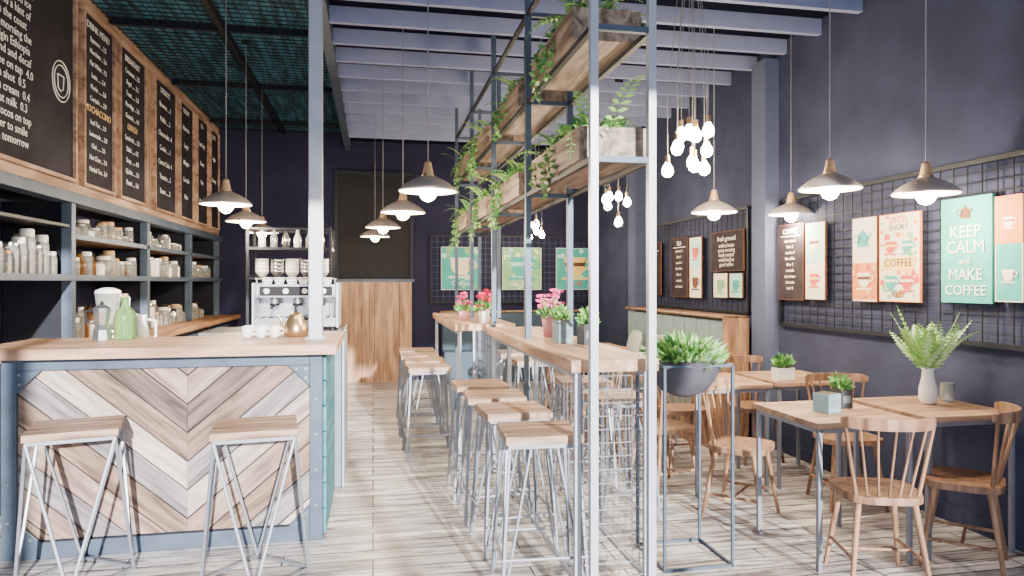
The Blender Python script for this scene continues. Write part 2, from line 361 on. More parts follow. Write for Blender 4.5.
for i in range(4): b.rod((-.74+i*.13,5.205,1.392),(-.74+i*.13,5.216,1.392),.02,'white',14)
b.tube([(X0,5.23,1.48),(X1,5.23,1.48)],.005,'chrome')
for x in (X0+.01,-.54,X1-.01): b.rod((x,5.23,1.44),(x,5.23,1.48),.005,'chrome')
for i in range(6):
    for j in range(2): b.lathe([(.02,0),(.03,.03),(.034,.05),(.03,.05),(.018,.005)],(X0+.06+i*.085,5.34+j*.1,1.44),'white',12)
b.obj('espresso_machine',bevel=.004)
b=B()
for i in range(3):
    for j in range(2):
        x,y=XY(248,4.6)+i*.08,4.58+j*.09
        b.lathe([(.02,0),(.028,.01),(.036,.07),(.033,.07),(.024,.012),(.001,.008)],(x,y,1.111),'white',14)
        b.tube([(x+.034,y,1.165),(x+.055,y,1.16),(x+.053,y,1.135),(x+.031,y,1.13)],.004,'white',6)
b.obj('coffee_cups')
b=B(); c=(XY(296,4.62),4.62,1.111)
b.lathe([(.055,0),(.075,.015),(.078,.05),(.06,.10),(.042,.125),(.043,.135),(.02,.155),(.001,.157)],c,'brass',20); b.ball((c[0],c[1],c[2]+.165),.012,'matte')
b.tube([(c[0]-.07,c[1],1.15),(c[0]-.09,c[1],1.17),(c[0]-.085,c[1],1.21),(c[0]-.105,c[1],1.245)],.008,'brass')
b.tube([(c[0]+.05,c[1],1.22),(c[0]+.10,c[1],1.23),(c[0]+.105,c[1],1.17),(c[0]+.075,c[1],1.15)],.009,'matte'); b.disc((c[0],c[1],1.1115),.055,'brass')
b.obj('copper_kettle')
b=B(); c=(XY(125,4.62),4.62,1.111)
b.lathe([(.001,.002),(.055,.003),(.06,.02),(.06,.14),(.05,.17),(.022,.20),(.02,.25),(.024,.255)],c,'gglass',20); b.rod((c[0],c[1],c[2]+.25),(c[0],c[1],c[2]+.275),.018,'neck'); b.obj('green_glass_bottle')
b=B(); c=(XY(102,4.58),4.58,1.111)
b.lathe([(.055,0),(.05,.06),(.035,.09),(.05,.17),(.052,.19),(.02,.21),(.001,.215)],c,'chrome',8,False); b.tube([(c[0]-.045,c[1],1.29),(c[0]-.09,c[1],1.28),(c[0]-.085,c[1],1.21)],.008,'matte'); b.ball((c[0],c[1],c[2]+.22),.011,'matte'); b.disc((c[0],c[1],1.112),.055,'chrome',8)
b.obj('moka_pot')
b=B(); c=(XY(108,5.15),5.15,1.001)
b.lathe([(.001,0),(.075,.001),(.075,.11),(.045,.14)],c,'chrome',20)
b.lathe([(.045,.14),(.055,.17),(.08,.38),(.076,.38),(.05,.17)],c,'glass',20); b.lathe([(.08,.38),(.075,.40),(.04,.415),(.001,.42)],c,'white',20)
b.tube([(c[0]+.07,c[1],1.37),(c[0]+.13,c[1],1.35),(c[0]+.12,c[1],1.22),(c[0]+.06,c[1],1.20)],.01,'white'); 
b.obj('blender_jug')
b=B(); c=(XY(140,5.2),5.2,1.001)
b.lathe([(.001,0),(.05,.001),(.06,.03),(.055,.13),(.04,.19),(.045,.23),(.04,.23),(.03,.19),(.001,.02)],c,'white',20); b.tube([(c[0]+.05,c[1],1.2),(c[0]+.10,c[1],1.19),(c[0]+.10,c[1],1.08),(c[0]+.055,c[1],1.06)],.008,'white'); b.obj('milk_jug')
b=B()
for x in (-1.15,-.4):
    for y in (6.9,7.3): b.bar((x,y,0),(x,y,1.98),.025,'black')
for z in (.5,1.0,1.48,1.76): b.box(-1.165,-.385,6.885,7.315,z,z+.025,'black')
b.bar((-1.15,6.9,1.96),(-.4,6.9,1.96),.02,'black'); b.bar((-1.15,7.3,1.96),(-.4,7.3,1.96),.02,'black')
b.obj('metal_rack')
b=B()
for i in range(5):
    x=-1.05+i*.14
    for k in range(4): b.lathe([(.03,0),(.06,.04),(.065,.07),(.06,.07),(.03,.008),(.001,.006)],(x,7.1,1.506+k*.035),'chrome' if i%2 else 'white',14)
b.obj('stacked_bowls')
b=B()
for i in range(6):
    x=-1.05+i*.11; b.lathe([(.001,0),(.035,.001),(.035,.1),(.015,.15),(.015,.17+.02*(i%2)),(.001,.172+.02*(i%2))],(x,7.1,1.786),['white','glass','chrome'][i%3],12)
b.obj('bottles_row')
b=B(); b.box(-.52,.56,YB-.1,YB-.005,0,1.46,'panel'); 
for i in range(1,6): b.box(-.52+i*.18-.003,-.52+i*.18+.003,YB-.104,YB-.1,0,1.46,'matte')
b.box(-.56,.60,YB-.12,YB-.005,1.46,1.5,'steel'); b.obj('wood_service_hatch')
b=B(); b.box(-.5,.54,YB-.02,YB-.001,1.5,3.02,'matte')  # flat black sheet paints in the darkness of the wall recess
for a in ((-.55,-.5,1.5,3.08),(.54,.59,1.5,3.08),(-.5,.54,3.02,3.08)): b.box(a[0],a[1],YB-.05,YB-.001,a[2],a[3],'black')
b.obj('recess_shade_panel')
# ---------------- stools
def bar_stool():
    b=B(); h=.195; zt=.72
    b.box(-h,h,-h,h,zt,zt+.035,'seat')
    b.box(-h+.01,h-.01,-h+.01,h-.01,zt-.02,zt,'stoolS')
    top=[(-h+.015,-h+.015),(h-.015,-h+.015),(h-.015,h-.015),(-h+.015,h-.015)]
    R=.255; bot=[(0,-R),(R,0),(0,R),(-R,0)]
    for i in range(4):
        t=top[i]
        for j in (i,(i+3)%4):
            q=bot[j]; b.bar((t[0],t[1],zt-.01),(q[0]*.98,q[1]*.98,.01),.015,'stoolS')
    for i in range(4): b.bar((*bot[i],.009),(*bot[(i+1)%4],.009),.015,'stoolS')
    return b
def table_stool():
    b=B(); h=.18; zt=.715
    b.box(-h,h,-h,h,zt,zt+.038,'seat'); b.box(-h+.012,h-.012,-h+.012,h-.012,zt-.022,zt,'stoolS')
    for sx in (-1,1):
        for sy in (-1,1):
            f=(sx*.20,sy*.20,.0)
            b.bar((sx*(h-.02),sy*(h-.02),zt-.01),f,.016,'stoolS')
            b.bar((sx*(h-.12),sy*(h-.02),zt-.01),(f[0]-.005*sx,f[1],.0),.012,'stoolS')
            b.bar((sx*(h-.02),sy*(h-.12),zt-.01),(f[0],f[1]-.005*sy,.0),.012,'stoolS')
    z=.2;q=.195
    for a,c in (((-q,-q),(q,-q)),((q,-q),(q,q)),((q,q),(-q,q)),((-q,q),(-q,-q))): b.bar((*a,z),(*c,z),.013,'stoolS')
    return b
p=atz(71,427,.755); s1=bar_stool().obj('bar_stool',(p[0],p[1]+.06,0),.25,bevel=.003)
p=atz(254,426,.755); inst(s1,'bar_stool.001',(p[0],p[1]+.06,0),.12)
ts=table_stool().obj('high_stool',(.78,3.28,0),-.06,bevel=.003)
for i,(x,y,r) in enumerate([(.77,3.86,.05),(.75,4.35,-.05),(.73,4.84,.0),(.46,5.95,0.03),(.46,6.42,0),(.45,6.9,-.04),(.45,7.4,0),(1.5,4.2,.1),(1.5,4.9,-.1),(1.42,6.3,.1),(1.42,7.0,.0)]): inst(ts,'high_stool',(x,y,0),r)
# ---------------- high tables
b=B(); b.box(.86,1.27,2.98,5.3,1.055,1.11,'topY')
for x in (.90,1.23):
    for y in (3.03,5.25): b.bar((x,y,0),(x,y,1.055),.028,'steelL')
    b.bar((x,3.03,.1),(x,5.25,.1),.018,'steelL'); b.bar((x,3.03,1.04),(x,5.25,1.04),.03,'steelL')
for y in (3.03,5.25): b.bar((.9,y,.1),(1.23,y,.1),.018,'steelL')
def wiregrid(b,fn,u0,u1,v0,v1,sp,w,mat,spv=None):
    n=max(1,round((u1-u0)/(spv or sp)))
    for i in range(n+1):
        u=u0+(u1-u0)*i/n; b.bar(fn(u,v0),fn(u,v1),w,mat)
    n=max(1,round((v1-v0)/sp))
    for i in range(n+1):
        v=v0+(v1-v0)*i/n; b.bar(fn(u0,v),fn(u1,v),w,mat)
wiregrid(b,lambda u,v:(u,3.03,v),.92,1.22,.12,1.03,.06,.0045,'stoolS')
wiregrid(b,lambda u,v:(1.23,u,v),3.03,5.25,.12,1.03,.09,.0045,'stoolS')
b.obj('high_table',bevel=.003)
b=B(); b.box(.66,1.16,5.7,7.9,1.055,1.11,'topY')
for x in (.70,1.12):
    for y in (5.75,7.85): b.bar((x,y,0),(x,y,1.055),.03,'steelL')
    b.bar((x,5.75,1.04),(x,7.85,1.04),.03,'steelL')
wiregrid(b,lambda u,v:(1.12,u,v),5.75,7.85,.12,1.03,.1,.005,'stoolS')
b.obj('high_table',bevel=.003)
# ---------------- steel planter frame
b=B(); YS=[2.9,4.2,5.45,6.7,7.95]; xa,xb=.935,1.20
for i,y in enumerate(YS):
    for x in (xa,xb): b.bar((x,y,1.111 if i in(1,3) else 0),(x,y,ZC),.034,'steelL' if i==0 else 'steel')  # front posts take the paler steel, putting their bloom into the colour
    for z in (1.99,2.56,3.1): b.bar((xa,y,z),(xb,y,z),.026,'steel')
for z in (1.99,2.56,3.1):
    for x in (xa,xb): b.bar((x,YS[0],z),(x,YS[-1],z),.026,'black')
b.obj('steel_planter_frame')
def frond(b,c,az,L,rise,droop,mat,n=11,lw=.055):
    d=Vector((math.cos(az),math.sin(az),0)); side=Vector((-d.y,d.x,0)); prev=Vector(c)
    for i in range(1,n+1):
        s=i/n; p=Vector(c)+d*L*s*(1-.15*s)+Vector((0,0,rise*s-droop*s*s))
        b.rod(prev,p,.002,'stem',3)
        tang=(p-prev).normalized(); ll=lw*math.sin(math.pi*min(1,(.12+.88*s)))**.6*(1.05-.6*s)+.008
        for sg in (-1,1):
            a=side*sg; tip=p+(a*.95+tang*.45)*ll+Vector((0,0,-.12*ll)); w=tang*ll*.22
            mid=(p+tip)/2
            b.add([p,mid+w+Vector((0,0,.004)),tip,mid-w],[(0,1,2,3)],mat)
        prev=p
def leaf(b,p,d,L,W,mat):
    d=Vector(d).normalized(); ref=Vector((random.uniform(-1,1),random.uniform(-1,1),random.uniform(-.3,1))); s=d.cross(ref).normalized()
    p=Vector(p); n=d.cross(s)*W*.3
    b.add([p,p+d*L*.45+s*W-n,p+d*L,p+d*L*.45-s*W-n],[(0,1,2),(0,2,3)],mat)
def bush(b,c,rx,ry,h,n,L,W,mats,droop=0):
    for _ in range(n):
        a=random.uniform(0,6.283); r=math.sqrt(random.random()); e=random.random()
        p=Vector(c)+Vector((rx*r*math.cos(a),ry*r*math.sin(a),h*e*(1-.5*r*r)))
        leaf(b,p,(math.cos(a)*r+random.uniform(-.4,.4),math.sin(a)*r+random.uniform(-.4,.4),random.uniform(.1,1)-droop),L*random.uniform(.6,1.2),W*random.uniform(.7,1.2),random.choice(mats))
def vine(b,c,L,mats):
    p=Vector(c)
    for i in range(int(L/.03)):
        q=p+Vector((random.uniform(-.012,.012),random.uniform(-.012,.012),-.03)); b.rod(p,q,.0018,'stem',3)
        for _ in range(3): leaf(b,q,(random.uniform(-1,1),random.uniform(-1,1),random.uniform(-.7,.3)),.045,.014,random.choice(mats))
        p=q
def planter(name,y0,y1,z,seed,nv=3,L=1.0):
    random.seed(seed); b=B(); x0,x1=.90,1.235; h=.15; t=.02; z+=.014
    b.box(x0,x1,y0,y1,z,z+.02,'planter')
    b.box(x0,x0+t,y0,y1,z+.02,z+h,'planter'); b.box(x1-t,x1,y0,y1,z+.02,z+h,'planter')
    b.box(x0+t,x1-t,y0,y0+t,z+.02,z+h,'planter'); b.box(x0+t,x1-t,y1-t,y1,z+.02,z+h,'planter')
    b.box(x0+t,x1-t,y0+t,y1-t,z+h-.04,z+h-.03,'soil')
    for i in range(26):
        yy=random.uniform(y0+.08,y1-.08); xx=random.choice([x0+.08,x1-.1,(x0+x1)/2])
        az=random.uniform(0,6.283); frond(b,(xx,yy,z+h-.03),az,random.uniform(.2,.36)*L,random.uniform(.2,.38)*L,random.uniform(.15,.38)*L,random.choice(['leaf1','leaf2','leaf1']))
    bush(b,((x0+x1)/2,(y0+y1)/2,z+h-.02),.13,(y1-y0)/2-.05,.13,260,.06,.016,['leaf1','leaf2'])
    for i in range(nv):
        yy=random.uniform(y0+.4*(y1-y0),y1); xx=random.choice([x0-.015,x0-.02]); vine(b,(xx,yy,z+h),random.uniform(.12,.34),['leaf1','leaf2'])
    return b.obj(name)
for i,(y0,y1) in enumerate([(3.0,3.95),(4.32,5.2),(5.6,6.45),(6.85,7.7)]):
    planter('hanging_planter_box',y0,y1,1.99,10+i,L=1.2 if i==0 else 1)
for i,(y0,y1) in enumerate([(3.1,3.95),(4.32,5.2),(5.6,6.45),(6.85,7.7)]):
    planter('hanging_planter_box',y0,y1,2.56,30+i)
random.seed(5)
def potted(name,c,r,h,potm,kind,mats=('leaf1','leaf2')):
    b=B(); x,y,z=c; z+=.001; c=(x,y,z)
    b.lathe([(.001,0),(r*.75,.001),(r,h*.95),(r,h),(r*.88,h),(r*.85,h*.85),(.001,h*.85)],c,potm,20)
    if kind=='flower':
        bush(b,(x,y,z+h*.85),r*1.1,r*1.1,h*.9,60,.06,.015,['leaf2','leaf1'])
        for _ in range(26):
            a=random.uniform(0,6.28); rr=r*1.4*math.sqrt(random.random()); q=Vector((x+rr*math.cos(a),y+rr*math.sin(a),z+h+random.uniform(.03,.16)))
            b.rod((x,y,z+h*.8),q,.0015,'stem',3)
            for k in range(8): leaf(b,q,(math.cos(k*.785),math.sin(k*.785),random.uniform(.2,.9)),.03,.012,mats[0])
    else: bush(b,(x,y,z+h*.85),r*1.2,r*1.2,.1,160,.055,.014,list(mats))
    return b.obj(name)
potted('pink_flower_pot',(1.10,4.3,1.11),.055,.13,'pinkpot','flower',('pink',))
potted('red_flower_pot',(.92,5.85,1.11),.05,.10,'white','flower',('red',))
potted('red_flower_pot',(1.10,6.9,1.11),.05,.10,'pink','flower',('red',))
potted('herb_pot',(.80,6.3,1.11),.045,.09,'pinkpot','flower',('pink',))
def tin(name,x,y,z,w,h,mat,plant=True,rz=.2):
    b=B(); hw=w/2
    b.box(-hw,hw,-hw,hw,0,h,mat); b.box(-hw+.006,hw-.006,-hw+.006,hw-.006,h,h+.002,'soil'); b.box(-hw*.7,hw*.7,-hw-.001,-hw,h*.3,h*.7,'slate' if mat!='slate' else 'white')
    if plant: bush(b,(0,0,h),hw*.8,hw*.8,.07,110,.05,.013,['leaf1','leaf2'])
    return b.obj(name,(x,y,z+.001),rz,bevel=.002)
tin('teal_tin_box',1.06,3.86,1.11,.085,.11,'tealtin',False); tin('dark_tin_planter',1.17,3.74,1.11,.085,.11,'darktin',True); tin('teal_tin_box',1.10,4.03,1.11,.08,.12,'slate',True)
b=B(); w=.185; zt=1.03
for sx in (-1,1):
    for sy in (-1,1): b.bar((sx*w,sy*w,0),(sx*w,sy*w,zt),.013,'steel')
for z in (.008,zt):
    for a,c in (((-w,-w),(w,-w)),((w,-w),(w,w)),((w,w),(-w,w)),((-w,w),(-w,-w))): b.bar((*a,z),(*c,z),.013,'steel')
b.lathe([(.001,-.18),(.05,-.178),(.115,-.15),(.165,-.09),(.192,-.02),(.200,.022),(.188,.022),(.175,-.01),(.001,-.01)],(0,0,zt+.0),'bowl',36)
bush(b,(0,0,zt-.01),.18,.18,.12,800,.08,.012,['leaf1','leaf2','leaf1','leaf3'])
for i in range(24): frond(b,(random.uniform(-.12,.12),random.uniform(-.12,.12),zt),random.uniform(0,6.28),.2,.12,.14,'leaf1',8,.035)
b.obj('bowl_planter_stand',(1.62,3.48,0),0)
# ---------------- dining tables
def dtable(w,d):
    b=B(); b.box(-w/2,w/2,-d/2,d/2,.722,.752,'tbl')
    for sx in (-1,1):
        for sy in (-1,1): b.bar((sx*(w/2-.03),sy*(d/2-.03),0),(sx*(w/2-.03),sy*(d/2-.03),.722),.024,'stoolS')
        b.bar((sx*(w/2-.03),-(d/2-.03),.708),(sx*(w/2-.03),(d/2-.03),.708),.024,'stoolS')
    for sy in (-1,1): b.bar((-(w/2-.03),sy*(d/2-.03),.708),((w/2-.03),sy*(d/2-.03),.708),.024,'stoolS')
    return b
dt=dtable(.58,.62).obj('dining_table',(2.46,3.43,0),0,bevel=.003)
for x,y in ((3.12,3.46),(2.42,4.70),(3.06,4.74),(2.40,6.15),(2.40,7.45)): inst(dt,'dining_table',(x,y,0))
def spchair(q=.9):
    b=B(); zs=.45; b.M=Matrix.Diagonal((q,q,1,1))
    pts=[]
    for i in range(28):
        a=2*math.pi*i/28; ca,sa=math.cos(a),math.sin(a)
        x=.21*math.copysign(abs(ca)**.55,ca); y=.20*math.copysign(abs(sa)**.55,sa)
        x*= 1+.08*(y/.2); pts.append((x,y))
    b.prism(pts,lambda u,v,d:(u,v,d),zs-.035,zs,'chair')
    legs=[]
    for sx in (-1,1):
        for sy in (-1,1):
            t=(sx*.14,sy*.13,zs-.03); f=(sx*.20,sy*.20,0); legs.append((t,f)); b.rod(f,t,.012,'chair',10,.018)
    def L(i,s): t,f=legs[i]; return Vector(f).lerp(Vector(t),s)
    b.rod(L(0,.35),L(1,.35),.009,'chair'); b.rod(L(2,.35),L(3,.35),.009,'chair'); b.rod((L(0,.35)+L(1,.35))/2,(L(2,.35)+L(3,.35))/2,.009,'chair')
    n=12; ring=[]
    for i in range(n+1):
        a=-1.15+2.3*i/n; x=.235*math.sin(a)/math.sin(1.15); y=-.26+.11*(1-math.cos(a))/(1-math.cos(1.15)); ring.append((x,y))
    vs=[];fs=[]
    for i,(x,y) in enumerate(ring):
        hh=.028 if 0<i<n else .018
        for dy,dz in ((-.011,-hh),(.011,-hh),(.011,hh),(-.011,hh)): vs.append((x,y+dy,.80+dz))
    for i in range(n):
        for k in range(4): fs.append((i*4+k,i*4+(k+1)%4,(i+1)*4+(k+1)%4,(i+1)*4+k))
    fs+=[(0,1,2,3),(n*4+3,n*4+2,n*4+1,n*4)]
    b.add(vs,fs,'chair')
    for i in range(7):
        u=-1+2*i/6; k=(u*.9+1)/2*n; i0=min(n-1,int(k)); f=k-i0
        x=ring[i0][0]*(1-f)+ring[i0+1][0]*f; y=ring[i0][1]*(1-f)+ring[i0+1][1]*f
        b.rod((u*.155,-.165+.025*u*u,zs-.01),(x,y,.785),.011 if abs(u)==1 else .0075,'chair',8,.009 if abs(u)==1 else .006)
    b.M=None
    return b
ch=spchair().obj('spindle_chair',(2.42,3.02,0),-.3,bevel=.002)
for x,y,r in ((3.0,3.10,.75),(2.26,4.02,math.pi+.75),(3.06,4.10,math.pi-.2),(2.02,4.66,-1.35),(2.45,5.27,math.pi),(3.05,5.27,math.pi+.1),(2.0,6.1,-1.5),(2.0,7.4,-1.6),(1.75,5.4,1.2),(1.9,6.75,-.9)):
    inst(ch,'spindle_chair',(x,y,0),r)
tin('slate_gift_box',2.42,3.40,.752,.10,.10,'tealtin',False,.3); tin('dark_tin_planter',2.58,3.5,.752,.085,.1,'darktin',True,.2)
b=B(); b.box(-.07,.07,-.04,.04,0,.09,'white'); b.box(-.06,.06,-.03,.03,.09,.092,'soil'); bush(b,(0,0,.09),.06,.04,.07,140,.055,.014,['leaf1','leaf2']); p=atz(783,380,.752); b.obj('white_planter',(p[0],p[1],.753),.1,bevel=.002)
tin('dark_tin_planter',2.3,4.75,.752,.07,.08,'white',True)
p=atz(928,404,.752)
b=B(); b.lathe([(.001,.002),(.04,.003),(.05,.03),(.048,.09),(.034,.15),(.03,.19),(.037,.21),(.032,.21),(.026,.19),(.03,.15),(.04,.08),(.04,.012),(.001,.01)],(0,0,0),'white',24)
random.seed(11)
for i in range(22):
    a=i*2.4; frond(b,(0,0,.18),a,random.uniform(.16,.30),random.uniform(.26,.44),random.uniform(.04,.22),random.choice(['leaf3','leaf1','leaf3']),13,.065)
b.obj('fern_in_vase',(p[0],p[1],.753))
p=atz(950,402,.752)
b=B(); b.lathe([(.001,0),(.034,.001),(.04,.02),(.038,.11),(.034,.11),(.034,.02),(.001,.012)],(0,0,0),'glass',20); b.rod((0,0,.012),(0,0,.06),.024,'white',16); b.obj('glass_tumbler',(p[0],p[1]+.02,.753))
# bench
b=B(); y0,y1=5.85,8.35; xs=3.36
b.box(2.82,xs,y0,y1,.0,.28,'chair'); b.box(2.80,3.28,y0+.03,y1-.03,.28,.46,'green')
b.box(3.23,xs,y0,y1,.46,1.13,'chair')
n=9
for i in range(n):
    ya=y0+.03+(y1-y0-.06)*i/n; yb_=y0+.03+(y1-y0-.06)*(i+1)/n; b.box(3.13,3.23,ya+.004,yb_-.004,.46,1.10,'green')
b.box(2.80,xs,y0-.03,y0,.0,.62,'chair'); b.box(3.10,xs,y0-.03,y0,.62,1.15,'chair'); b.box(3.10,xs,y0-.03,y1,1.12,1.15,'chair')
b.obj('bench_sofa',bevel=.012)
def cushion(x,y,z,s,mat,rz,tilt):
    b=B(); n=10; vs=[];fs=[]
    for side in (-1,1):
        for i in range(n+1):
            for j in range(n+1):
                u=-1+2*i/n; v=-1+2*j/n; th=.28*((1-u**4)*(1-v**4))**.5
                k=1-.06*(abs(u)*abs(v)); vs.append((side*th*s*.5*.9,u*s/2*k,v*s/2*k))
    N=(n+1)**2
    for sd in (0,1):
        for i in range(n):
            for j in range(n):
                a=sd*N+i*(n+1)+j; fs.append((a,a+1,a+n+2,a+n+1))
    b.M=Matrix.Rotation(tilt,4,'Y'); b.add(vs,fs,mat,True); b.M=None
    return b.obj('throw_cushion',(x,y,z),rz)
for x,y,m_,r in ((2.98,6.15,'cush',.1),(2.96,6.6,'cush2',-.15),(2.98,7.0,'cush',.2),(2.97,7.7,'cush',-.1)): cushion(x,y,.68,.44,m_,r,.22)
b=B(); b.box(1.0,3.1,10.0,10.40,0,.45,'navyup'); b.box(1.0,3.1,10.30,10.42,.45,1.0,'navyup'); b.box(.98,3.12,10.28,10.43,1.0,1.03,'chair'); b.obj('bench_sofa',bevel=.015)
# ---------------- wall grids
def wall_grid(name,y0,y1,z0,z1):
    b=B(); x=3.42
    fn=lambda u,v:(x,u,v)
    wiregrid(b,fn,y0,y1,z0,z1,.06,.006,'wire',spv=.10)
    for a,c in (((y0,z0),(y1,z0)),((y1,z0),(y1,z1)),((y1,z1),(y0,z1)),((y0,z1),(y0,z0))): b.bar(fn(*a),fn(*c),.028,'black')
    for u in (y0,(y0+y1)/2,y1):
        for v in (z0,z1): b.bar((x,u,v),(XR,u,v),.015,'black')
    b.obj(name)
wall_grid('wall_wire_grid',2.7,5.42,1.10,2.15); wall_grid('wall_wire_grid',5.95,8.35,1.17,2.15)
b=B(); wiregrid(b,lambda u,v:(u,YB-.04,v),.85,3.4,1.15,2.15,.09,.004,'steel')
for a,c in (((.85,1.15),(3.4,1.15)),((3.4,1.15),(3.4,2.15)),((3.4,2.15),(.85,2.15)),((.85,2.15),(.85,1.15))): b.bar((a[0],YB-.04,a[1]),(c[0],YB-.04,c[1]),.025,'black')
for x in (.85,2.1,3.4): b.bar((x,YB-.04,2.15),(x,YB,2.15),.015,'black')
b.obj('wall_wire_grid')
# ---------------- posters
def poly_cup(u,v,s):
    return [(u-s*.5,v+s*.4),(u-s*.42,v-s*.15),(u-s*.22,v-s*.4),(u+s*.22,v-s*.4),(u+s*.42,v-s*.15),(u+s*.5,v+s*.4)]
def ringp(u,v,r,n=16): return [(u+r*math.cos(2*math.pi*i/n),v+r*math.sin(2*math.pi*i/n)) for i in range(n)]
class Poster:
    def __init__(s,wall,a0,a1,z0,z1,name,bg,frame='pbrown'):
        s.wall=wall; s.w=a1-a0; s.h=z1-z0; s.a0=a0;s.a1=a1;s.z0=z0; s.name=name; s.b=B(); s.t=[]
        s.b.prism([(0,0),(s.w,0),(s.w,s.h),(0,s.h)],s.P,0,.016,frame); s.R(0,0,1,1,bg,.0165,m=.006)
    def P(s,u,v,d):
        if s.wall=='R': return (3.400-d,s.a1-u,s.z0+v)
        return (s.a0+u,YB-.054-d,s.z0+v)
    def R(s,u0,v0,u1,v1,mat,d=.018,m=0):
        u0,u1=u0*s.w+m,u1*s.w-m; v0,v1=v0*s.h+m,v1*s.h-m
        s.b.prism([(u0,v0),(u1,v0),(u1,v1),(u0,v1)],s.P,d-.001,d,mat)
    def cup(s,u,v,k,mat,mat2=None,d=.020):
        u*=s.w;v*=s.h;k*=s.w
        s.b.prism(poly_cup(u,v,k),s.P,d-.001,d,mat)
        r=ringp(u+k*.55,v+k*.08,k*.2); r2=ringp(u+k*.55,v+k*.08,k*.12)
        n=len(r); 
        for i in range(n): s.b.add([s.P(*r[i],d),s.P(*r[(i+1)%n],d),s.P(*r2[(i+1)%n],d),s.P(*r2[i],d)],[(0,1,2,3)],mat)
        s.b.prism([(u-k*.65,v-k*.55),(u+k*.65,v-k*.55),(u+k*.5,v-k*.45),(u-k*.5,v-k*.45)],s.P,d-.001,d,mat)
        if mat2: 
            s.b.prism([(u-k*.44,v+k*.02),(u+k*.44,v+k*.02),(u+k*.47,v+k*.18),(u-k*.47,v+k*.18)],s.P,d,d+.001,mat2)
    def kettle(s,u,v,k,mat,d=.020):
        u*=s.w;v*=s.h;k*=s.w
        s.b.prism([(u-k*.4,v-k*.4),(u+k*.4,v-k*.4),(u+k*.3,v+k*.15),(u+k*.12,v+k*.3),(u-k*.12,v+k*.3),(u-k*.3,v+k*.15)],s.P,d-.001,d,mat)
        s.b.prism([(u+k*.3,v-k*.2),(u+k*.62,v+k*.2),(u+k*.52,v+k*.22),(u+k*.28,v-.0)],s.P,d-.001,d,mat)
        s.b.prism(ringp(u,v+k*.36,k*.07),s.P,d-.001,d,mat)
        r=ringp(u-k*.42,v,k*.22); r2=ringp(u-k*.42,v,k*.15)
        for i in range(16): s.b.add([s.P(*r[i],d),s.P(*r[(i+1)%16],d),s.P(*r2[(i+1)%16],d),s.P(*r2[i],d)],[(0,1,2,3)],mat)
    def dots(s,n,mats,u0=0.05,v0=.05,u1=.95,v1=.95,r=.03,seed=1,d=.0185):
        rr=random.Random(seed)
        for i in range(n): s.b.prism(ringp(rr.uniform(u0,u1)*s.w,rr.uniform(v0,v1)*s.h,s.w*r*rr.uniform(.5,1.3),8),s.P,d-.0008,d+rr.uniform(0,.0006),rr.choice(mats))
    def T(s,txt,v,size,mat='pwhite',u=.5): s.t.append((txt,u,v,size,mat))
    def done(s):
        o=s.b.obj(s.name)
        for txt,u,v,size,mat in s.t: text(txt,s.P(u*s.w,v*s.h,.0215),RR if s.wall=='R' else RB,size,mat,o)
        return o
def Rp(pxl,pxr,yt,yb,name,bg,frame='pbrown'):
    ya,yb_=YX(pxr,3.39),YX(pxl,3.39); pm=(pxl+pxr)/2; Y=YX(pm,3.39); zc=3.39*sT+Y*cT
    return Poster('R',ya,yb_,H+(HY-yb)*zc/700,H+(HY-yt)*zc/700,name,bg,frame)
p=Rp(942,993,197,303,'keep_calm_poster','pteal','pteal'); w=p.w
p.kettle(.5,.86,.26,'pbrown')
p.T('KEEP',.62,w*.29); p.T('CALM',.475,w*.29); p.T('and',.37,w*.15,'pcream'); p.T('MAKE',.22,w*.26); p.T('COFFEE',.075,w*.235); p.done()
p=Rp(996,1024,195,302,'coffee_print_poster','pteal','pcream'); p.R(0,.55,1,1,'porange'); p.cup(.5,.75,.4,'pcream','pred'); p.cup(.5,.25,.45,'pcream'); p.done()
p=Rp(880,921,213,302,'coffee_first_poster','pcream','porange'); w=p.w
p.dots(90,['porange','pyel','pred','pgreen','pcream'],r=.05); p.R(.18,.78,.82,.95,'pcream',.0195); p.T('LIFE IS',.89,w*.16,'pred'); p.T('SHORT',.81,w*.15,'pbrown'); p.cup(.3,.62,.26,'pred','pyel'); p.cup(.7,.62,.26,'pteal','pcream'); p.R(.1,.36,.9,.5,'pyel',.0195); p.T('COFFEE',.40,w*.2,'pbrown'); p.cup(.3,.22,.3,'pteal','pcream'); p.cup(.7,.22,.3,'pred','pcream'); p.T('FIRST',.05,w*.14,'pbrown'); p.done()
p=Rp(853,878,217,302,'kettle_print_poster','pcream','pbrown'); p.R(.03,.52,.97,.97,'pcream'); p.kettle(.45,.75,.6,'pteal'); p.R(.03,.03,.97,.46,'porange'); p.dots(16,['pyel','pred'],v1=.42,r=.06,d=.0195); p.cup(.5,.26,.5,'pcream','pbrown',.022); p.done()
p=Rp(806,826,222,300,'cup_print_poster','pcream','pbrown'); p.R(.03,.48,.97,.98,'plight'); p.cup(.45,.72,.5,'pcream','pbrown'); p.R(.03,.02,.97,.44,'pcream'); p.cup(.45,.26,.45,'pred','pyel'); p.done()
def menuposter(p,lines,title):
    w=p.w; p.T(title,.87,w*.17); n=len(lines)
    for i,l in enumerate(lines): p.T(l,.76-i*.7/n,w*.105,'pcream')
    p.R(.12,.835,.88,.845,'pwhite',.019); return p.done()
LN=['espresso 2','latte 3','mocha 4','flat white','filter 2','cortado','americano','ristretto','iced 4']
menuposter(Rp(779,804,224,300,'drinks_menu_poster','pdark'),LN,'COFFEE')
p=Rp(712,744,231,271,'coffee_sign_poster','pdark'); w=p.w; p.T('fresh ground',.76,w*.11)
